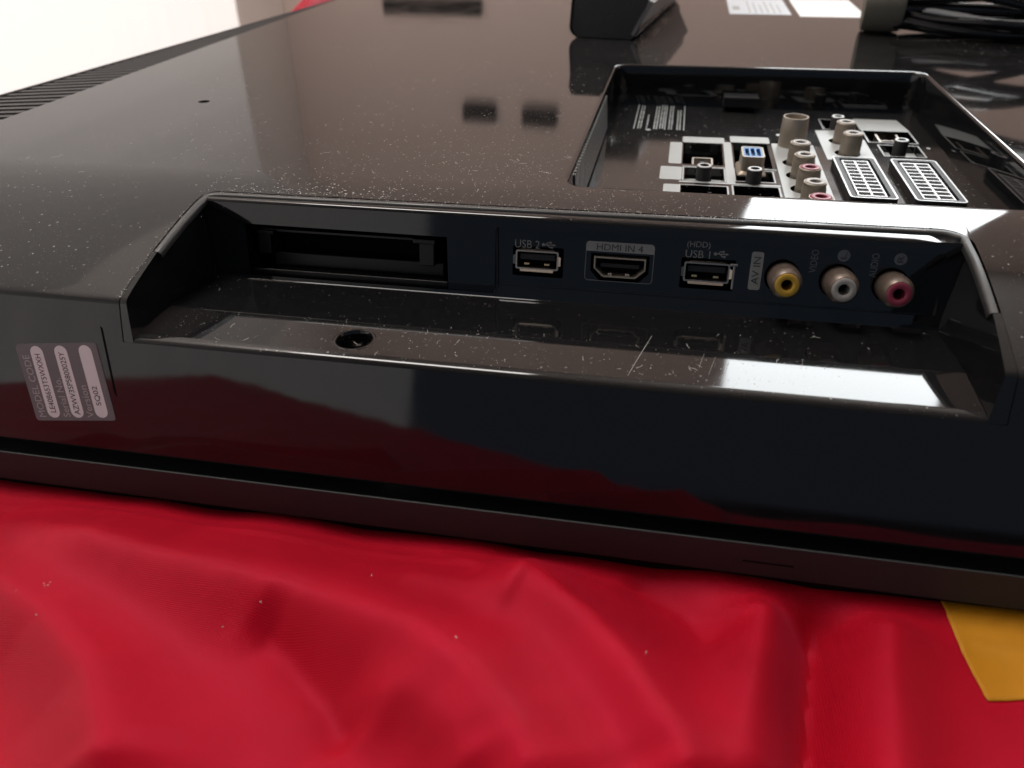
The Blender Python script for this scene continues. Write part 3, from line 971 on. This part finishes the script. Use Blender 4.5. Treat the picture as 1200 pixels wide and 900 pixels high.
# VGA connector
mb = MB()
def vg(ins, zz): return [(p[0], p[1], zz) for p in rrect(28.6 + ins, 37.6 - ins, 337.5 + ins, 352.6 - ins, 1.6, 4)]
mb.loops([vg(-1.4, FZ + .4), vg(-1.2, FZ + 1), vg(0, FZ + 2), vg(0, FZ + 8), vg(.7, FZ + 8), vg(.7, FZ + 7.4)], None, False, cap_last=False)
vga = mb.build("vga_socket", M_dull, TV)
mb = MB(); mb.plate(rrect(29.3, 36.9, 338.2, 351.9, 1.1, 4), [rrect(30.0 + 2.3 * c, 31.6 + 2.3 * c, 340, 350, .4, 2) for c in range(3)], FZ + 7.9, 1.2, None)
mb.build("insulator", M_blue, vga)
mb = MB(); mb.box(29.3, 36.9, 338.2, 351.9, FZ + 5.6, FZ + 6.3); mb.build("pin_field", mat("dark_blue_plastic", (.02, .06, .16), .5), vga)
for yy in (332.2, 357.8):
    mb = MB(); mb.lathe([(2.6, -2), (2.6, 3.6), (2.2, 4), (1.3, 4), (1.3, 2)], Matrix.Translation((33.2, yy, FZ)), 6, smooth=False); mb.build("hex_post", M_metal, vga)
# jacks
for x, y, rm in RC: rca(TV, Matrix.Translation((x, y, FZ)), 4.4, 3.9, 9, rm, M_dull, 1.9, 28)
for x, y, rm in UR: rca(TV, Matrix.Translation((x, y, FZ)), 4.4, 3.9, 9, rm, M_dull, 1.9, 28)
for x, y in ((13.6, 330.5), (33.4, 329.2), (77.0, 417), (98.6, 380)):
    mb = MB(); mb.lathe([(3.0, -8), (3.0, 5.6), (2.7, 6), (1.8, 6), (1.7, 5.6), (1.7, 0), (.01, 0)], Matrix.Translation((x, y, FZ)), 24)
    o = mb.build("audio_jack", M_satin, TV)
    mb = MB(); mb.lathe([(2.95, 5.75), (2.7, 6.06), (1.85, 6.06), (1.75, 5.7)], Matrix.Translation((x, y, FZ)), 24); mb.build("jack_ring", M_grid, o)
# aerial socket
mb = MB(); mb.lathe([(6.4, -3), (6.1, 0), (5.9, 6), (5.6, 12.6), (5.4, 13), (5.0, 13), (4.9, 12.6), (4.7, 2), (.01, 2)], Matrix.Translation((ANT[0], ANT[1], FZ)), 36)
an = mb.build("aerial_socket", M_dull, TV)
mb = MB(); mb.lathe([(1.6, 2), (1.5, 11), (1.2, 11.4), (.01, 11.4)], Matrix.Translation((ANT[0], ANT[1], FZ)), 16); mb.build("centre_pin", M_gold, an)
# scart sockets
for k, (x0, x1) in enumerate(((67.4, 84.6), (90.6, 108.6))):
    y0, y1 = 309.5, 361.0
    mb = MB(); mb.plate(rrect(x0, x1, y0, y1, 2.0, 4), [rrect(x0 + 2.4, x1 - 2.4, y0 + 2.4, y1 - 2.4, 1.2, 4)], FZ + 3, 3.2)
    sc = mb.build("scart_socket", M_satin, TV)
    mb = MB(); ring(mb, x0 - .05, x1 + .05, y0 - .05, y1 + .05, 2.0, .7, None, FZ + 3.06); mb.build("socket_rim", M_grid, sc)
    gx0, gx1, gy0, gy1 = x0 + 3.3, x1 - 3.3, y0 + 3.6, y1 - 3.6
    hs = []; n_ = 10; p_ = (gy1 - gy0 - 1.0) / n_
    mid = (gx0 + gx1) / 2
    for r_ in range(n_):
        for a, b in ((gx0 + .6, mid - .4), (mid + .4, gx1 - .6)):
            hs.append([(a, gy0 + .8 + p_ * r_), (b, gy0 + .8 + p_ * r_), (b, gy0 + .8 + p_ * r_ + p_ - .95), (a, gy0 + .8 + p_ * r_ + p_ - .95)])
    mb = MB(); mb.plate([(gx0, gy0), (gx1, gy0), (gx1, gy1), (gx0, gy1)], hs, FZ + 2.6, 2.2); mb.build("contact_grid", M_grid, sc)
    mb = MB(); mb.box(x0 + 2.2, x1 - 2.2, y0 + 2.2, y1 - 2.2, FZ + .06, FZ + .3); mb.build("socket_back", M_void, sc)
# clip on the far wall of the bay
mb = MB(); mb.box(24, 41.5, 441.5, 452.2, -17.5, -12.6); mb.box(24, 41.5, 440.4, 441.8, -13.8, -12.2)
mb.build("cable_clip", M_satin, TV, bevel=.4)
# vent slits in the left wall of the bay
def bay_x(z): return CX0 + .9 * (-z - 1.6) / 18.4


def bay_strip(y0, y1, t, z0=-18.4, z1=-3.2):
    m = MB()
    m.add([(bay_x(z0) - .2, y0, z0), (bay_x(z0) + t, y0, z0), (bay_x(z1) + t, y0, z1), (bay_x(z1) - .2, y0, z1),
           (bay_x(z0) - .2, y1, z0), (bay_x(z0) + t, y1, z0), (bay_x(z1) + t, y1, z1), (bay_x(z1) - .2, y1, z1)],
          [(0, 1, 2, 3), (7, 6, 5, 4), (0, 4, 5, 1), (1, 5, 6, 2), (2, 6, 7, 3), (3, 7, 4, 0)])
    return m


bv = bay_strip(276, 398, .06).build("bay_vent", M_void, TV)
for k in range(32):
    yy = 277 + k * 3.75
    bay_strip(yy, yy + 2.4, .42).build("slat", M_bayslat, bv)
# bay print: rows of small unreadable type, and a white dot
mb = MB()
for x in (-19.6, -5.3 + .6, 4.5):
    mb.sheet([(x, 403), (x + .45, 403), (x + .45, 451), (x, 451)], (), FZ + .05)
for x, ylo, yhi in ((-17.4, 404, 449), (-13.2, 404, 429), (-9.6, 404, 449), (-6.8, 405, 450), (-2.4, 404, 450), (1.6, 404, 440)):
    y = ylo
    while y < yhi:
        l = random.uniform(.6, 2.2); 
        for q in range(2 if x != -13.2 else 1):
            wd = random.uniform(.8, 1.2); xx = x + q * 1.25 - .4
            mb.sheet([(xx, y), (xx + wd * .7, y), (xx + wd * .7, y + l), (xx, y + l)], (), FZ + .06)
        y += l + random.uniform(.3, .9)
tag(mb.build("small_print", M_light, bfl), kind='stuff')
mb = MB(); mb.sheet(circ(-12.3, 402, 1.3, 16), (), FZ + .07); mb.sheet(circ(50, 401.5, 2.2, 16), (), FZ + .07); mb.build("print_dot", M_light, bfl)

# ---- paper stickers on the far part of the back
mb = MB(); mb.plate(rrect(31, 73, 634, 712, .6, 2), (), .12, .14); st = mb.build("paper_sticker", mat("pale_label_paper", (.50, .53, .57), .45), TV)
mb = MB()
mb.sheet([(34, 655), (39, 655), (39, 672), (34, 672)], (), .14)
for k in range(6): mb.sheet([(45 + k * 4.2, 640), (45.9 + k * 4.2, 640), (45.9 + k * 4.2, 700 - 9 * (k % 3)), (45 + k * 4.2, 700 - 9 * (k % 3))], (), .14)
tag(mb.build("small_print", M_tab, st), kind='stuff')
mb = MB(); mb.plate(rrect(78, 122, 627, 714, .6, 2), (), .12, .14); mb.build("paper_sticker", M_paper, TV)

# ================================================================== DUST AND LINT on the set
mb = MB()
R = random.Random(11)


def fleck(x, y, z, l, wd, a, M=None, curl=.25):
    c, s = math.cos(a), math.sin(a)
    bend = R.uniform(-curl, curl) * l
    pts = []
    for t in (-1, 0, 1):
        px, py = x + c * l * t - s * bend * (1 - abs(t)), y + s * l * t + c * bend * (1 - abs(t))
        k = wd * (1 if t == 0 else .6)
        pts += [(px - s * k, py + c * k, z), (px + s * k, py - c * k, z + .03)]
    mb.add(pts, [(0, 2, 3, 1), (2, 4, 5, 3)], M)


def in_bay(x, y): return CX0 - 2 < x < CX1 + 2 and CY0 - 2 < y < CY1 + 2


def scatter(n, fx, fy, lmin, lmax, zf=lambda x, y: prof_z(y) + .04, avoid=True):
    for _ in range(n):
        x, y = fx(), fy()
        if avoid and in_bay(x, y): continue
        fib = R.random() < .06
        l = R.uniform(.5, 1.5) if fib else R.uniform(lmin, lmax)
        fleck(x, y, zf(x, y), l, .05 if fib else l * R.uniform(.4, .9), R.uniform(0, 6.28))


scatter(900, lambda: R.gauss(-45, 45), lambda: 237 + abs(R.gauss(0, 55)), .05, .17)
scatter(320, lambda: R.gauss(-60, 60), lambda: 240 + abs(R.gauss(0, 130)), .07, .25)
scatter(110, lambda: R.gauss(-118, 14), lambda: 236.5 + abs(R.gauss(0, 8)), .10, .34)
scatter(40, lambda: R.gauss(-100, 10), lambda: 236.5 + abs(R.gauss(0, 5)), .10, .4)
scatter(120, lambda: R.uniform(-240, -130), lambda: R.uniform(205, 330), .06, .2)
scatter(1000, lambda: R.uniform(-85, 75), lambda: 238 + abs(R.gauss(0, 70)), .06, .17)
scatter(500, lambda: R.gauss(-50, 60), lambda: 240 + abs(R.gauss(0, 110)), .10, .26)
scatter(30, lambda: R.gauss(-40, 50), lambda: 240 + abs(R.gauss(0, 110)), .2, .32)
scatter(260, lambda: R.uniform(-145, 78), lambda: 236.8 + abs(R.gauss(0, 1.6)), .08, .26)
lipz = lambda x, y: -24.71 + (y - 180.2) * .0144
scatter(420, lambda: R.uniform(-140, 40), lambda: R.uniform(179, 200), .04, .13, lipz, False)
scatter(70, lambda: R.uniform(-75, 30), lambda: R.uniform(179, 197), .08, .2, lipz, False)
scatter(120, lambda: R.uniform(-145, 78), lambda: R.uniform(196, 222), .05, .14, lambda x, y: -24.47 - (y - 197.6) * .09, False)
# scratches and long fibres on the ledge
for (x0, y0), (x1, y1) in (((-.6, 203.5), (-5.8, 181)), ((14, 196), (12.5, 188)), ((17, 195), (15, 185)), ((20.5, 194), (19.3, 187))):
    fleck((x0 + x1) / 2, (y0 + y1) / 2, lipz(0, (y0 + y1) / 2) + .12, math.hypot(x1 - x0, y1 - y0) / 2, .06 if y0 > 200 else .035, math.atan2(y1 - y0, x1 - x0), None, .01)
# scuffed edge of the recess at the left
for _ in range(170):
    i = R.randrange(len(PROF) - 1); y, zz = PROF[i]
    if y < 182: continue
    t = R.random(); y2, z2 = PROF[i + 1]
    fleck(XL + R.gauss(-.6, .5), y + (y2 - y) * t, zz + (z2 - zz) * t + .12, R.uniform(.08, .28), R.uniform(.03, .09), R.uniform(0, 6.28))
# dust along the top of the trim
for _ in range(300):
    x = R.uniform(-146, 74); yy = seam_y(x) - 1.3 + R.gauss(0, .5); fleck(x, yy, prof_z(yy) + .2, R.uniform(.06, .25), R.uniform(.05, .14), R.uniform(0, 6.28))
# dust in the bay
scatter(260, lambda: R.uniform(-30, 40), lambda: R.uniform(262, 450), .07, .2, lambda x, y: FZ + .12, False)
tag(mb.build("dust", M_dust, TV), kind='stuff')

# ================================================================== THINGS STANDING ON THE SET
# dark oblong block, near the far edge
blk = thing("plastic_block", "dark grey oblong plastic block with rounded lower edges standing on the back of the set", "block", (-36, 620, 0))
mb = MB()
MBk = Matrix.Translation((-46, 526, 0)) @ Matrix.Rotation(math.radians(-7.5), 4, 'Z')


def bsec(yy, k):
    w0, w1, r = 16.5 * k, 22.5 * k, 6.5
    pts = []
    for i in range(7):
        a = math.radians(180 + 90 * i / 6); pts.append((-w0 + (r) * math.cos(a), yy, .1 + r + r * math.sin(a)))
    for i in range(7):
        a = math.radians(270 + 90 * i / 6); pts.append((w0 + (r) * math.cos(a) - 3, yy, .1 + r + r * math.sin(a)))
    pts += [(w1 + 2.0, yy, 22), (w1 + 3, yy, 30), (w1, yy, 34), (-w1 + 2, yy, 34), (-w1 + 0, yy, 30), (-w1 + .6, yy, 22)]
    return pts


mb.loops([bsec(2, .93), bsec(0.4, .97), bsec(0, .985), bsec(.3, 1), bsec(3, 1.01), bsec(60, 1.0), bsec(175, .96), bsec(178, .92)], MBk, True, cap_first=True, cap_last=True)
body = mb.build("body", M_block, blk)
mb = MB(); mb.loops([[(15.5, .2, 3.2), (17.2, .2, 2.2), (28, .2, 21), (25.0, .2, 22)], [(16.5, 170, 3.2), (17.8, 170, 2.2), (28, 170, 21), (25.0, 170, 22)]], MBk, False, cap_first=True, cap_last=True)
mb.build("edge_strip", mat("pale_grey_edge", (.16, .15, .15), .3), blk)  # paler grey strip along the right edge

# bundle of cables at the right
cb = thing("cable_bundle", "coiled bundle of black cables held by a grey strap on the back of the set", "cables", (170, 585, 0))
mb = MB()
Ms = Matrix.Translation((119, 572, 17.5)) @ Matrix.Rotation(math.radians(90), 4, 'Y') @ Matrix.Rotation(math.radians(8), 4, 'X')
loops = []
for r, h in ((15.2, -11.5), (16.8, -11), (17.3, -8), (17.5, 0), (17.2, 8), (16.6, 11), (15.0, 11.5)):
    loops.append([(r * 1.0 * math.cos(2 * math.pi * i / 40), r * 1.1 * math.sin(2 * math.pi * i / 40), h) for i in range(40)])
mb.loops(loops, Ms, True, cap_first=True, cap_last=True)
mb.build("strap", M_strap, cb)


def spline(pts, n=10):
    out = []
    P_ = [Vector(p) for p in pts]
    for i in range(len(P_) - 1):
        p0, p1, p2, p3 = P_[max(i - 1, 0)], P_[i], P_[i + 1], P_[min(i + 2, len(P_) - 1)]
        for k in range(n):
            t = k / n
            out.append(.5 * ((2 * p1) + (-p0 + p2) * t + (2 * p0 - 5 * p1 + 4 * p2 - p3) * t * t + (-p0 + 3 * p1 - 3 * p2 + p3) * t ** 3))
    out.append(P_[-1]); return out


CABLES = [
    ([(118, 582, 8), (135, 580, 7), (158, 574, 5), (185, 572, 4), (215, 582, 4), (260, 600, 5)], 4.0, M_cable),
    ([(118, 588, 12), (138, 585, 14), (165, 578, 15), (195, 574, 15), (235, 578, 16), (280, 590, 12)], 3.8, M_cable),
    ([(118, 594, 24), (140, 590, 22), (170, 582, 13), (205, 580, 9), (240, 590, 8)], 3.6, M_cable),
    ([(118, 600, 28), (140, 597, 31), (170, 592, 33), (210, 585, 34), (250, 590, 30)], 3.6, M_cable),
    ([(118, 590, 18), (142, 582, 20), (172, 570, 24), (205, 563, 27), (240, 566, 24)], 3.4, M_cable),
    ([(118, 598, 8), (145, 598, 5), (180, 600, 4), (220, 610, 4), (270, 630, 4)], 3.4, M_cable),
    ([(122, 588, 15), (144, 586, 15), (166, 580, 14), (190, 574, 12.5), (222, 574, 14)], 1.1, M_orange),
    ([(122, 592, 12), (142, 582, 14), (160, 574, 12.5), (184, 566, 10), (214, 562, 11.5)], 1.6, M_wcable),
    # loose loop lifted over the corner of the bay
    ([(128, 588, 26), (150, 566, 38), (180, 530, 46), (205, 495, 44), (222, 470, 36), (236, 500, 42), (250, 560, 50)], 3.6, M_cable),
    ([(128, 594, 30), (160, 572, 48), (200, 545, 56), (235, 520, 50), (262, 515, 40), (270, 570, 44)], 3.6, M_cable),
    ([(124, 584, 10), (150, 571, 6), (182, 562, 4), (214, 566, 4), (250, 580, 6)], 2.6, M_cable),
    ([(124, 590, 14), (148, 576, 10), (176, 562, 10), (206, 558, 9), (240, 570, 12)], 2.4, M_cable),
    ([(124, 586, 26), (146, 576, 27), (176, 566, 22), (204, 568, 16), (236, 580, 10)], 2.4, M_cable),
    ([(124, 600, 14), (152, 588, 8), (184, 592, 12), (210, 604, 22), (240, 610, 30)], 2.6, M_cable),
    ([(124, 592, 30), (152, 582, 36), (186, 566, 36), (216, 560, 30), (244, 572, 26)], 2.8, M_cable),
]
for pts, r, m_ in CABLES:
    mb = MB(); mb.tube(spline([(p[0] - 3, p[1] - 20, p[2]) for p in pts]), r, 10); mb.build("cable", m_, cb)

heap_o = tag(heap.build("red_cloth_heap", M_cloth), "small heap of red cloth behind the far left edge of the set", "cloth")
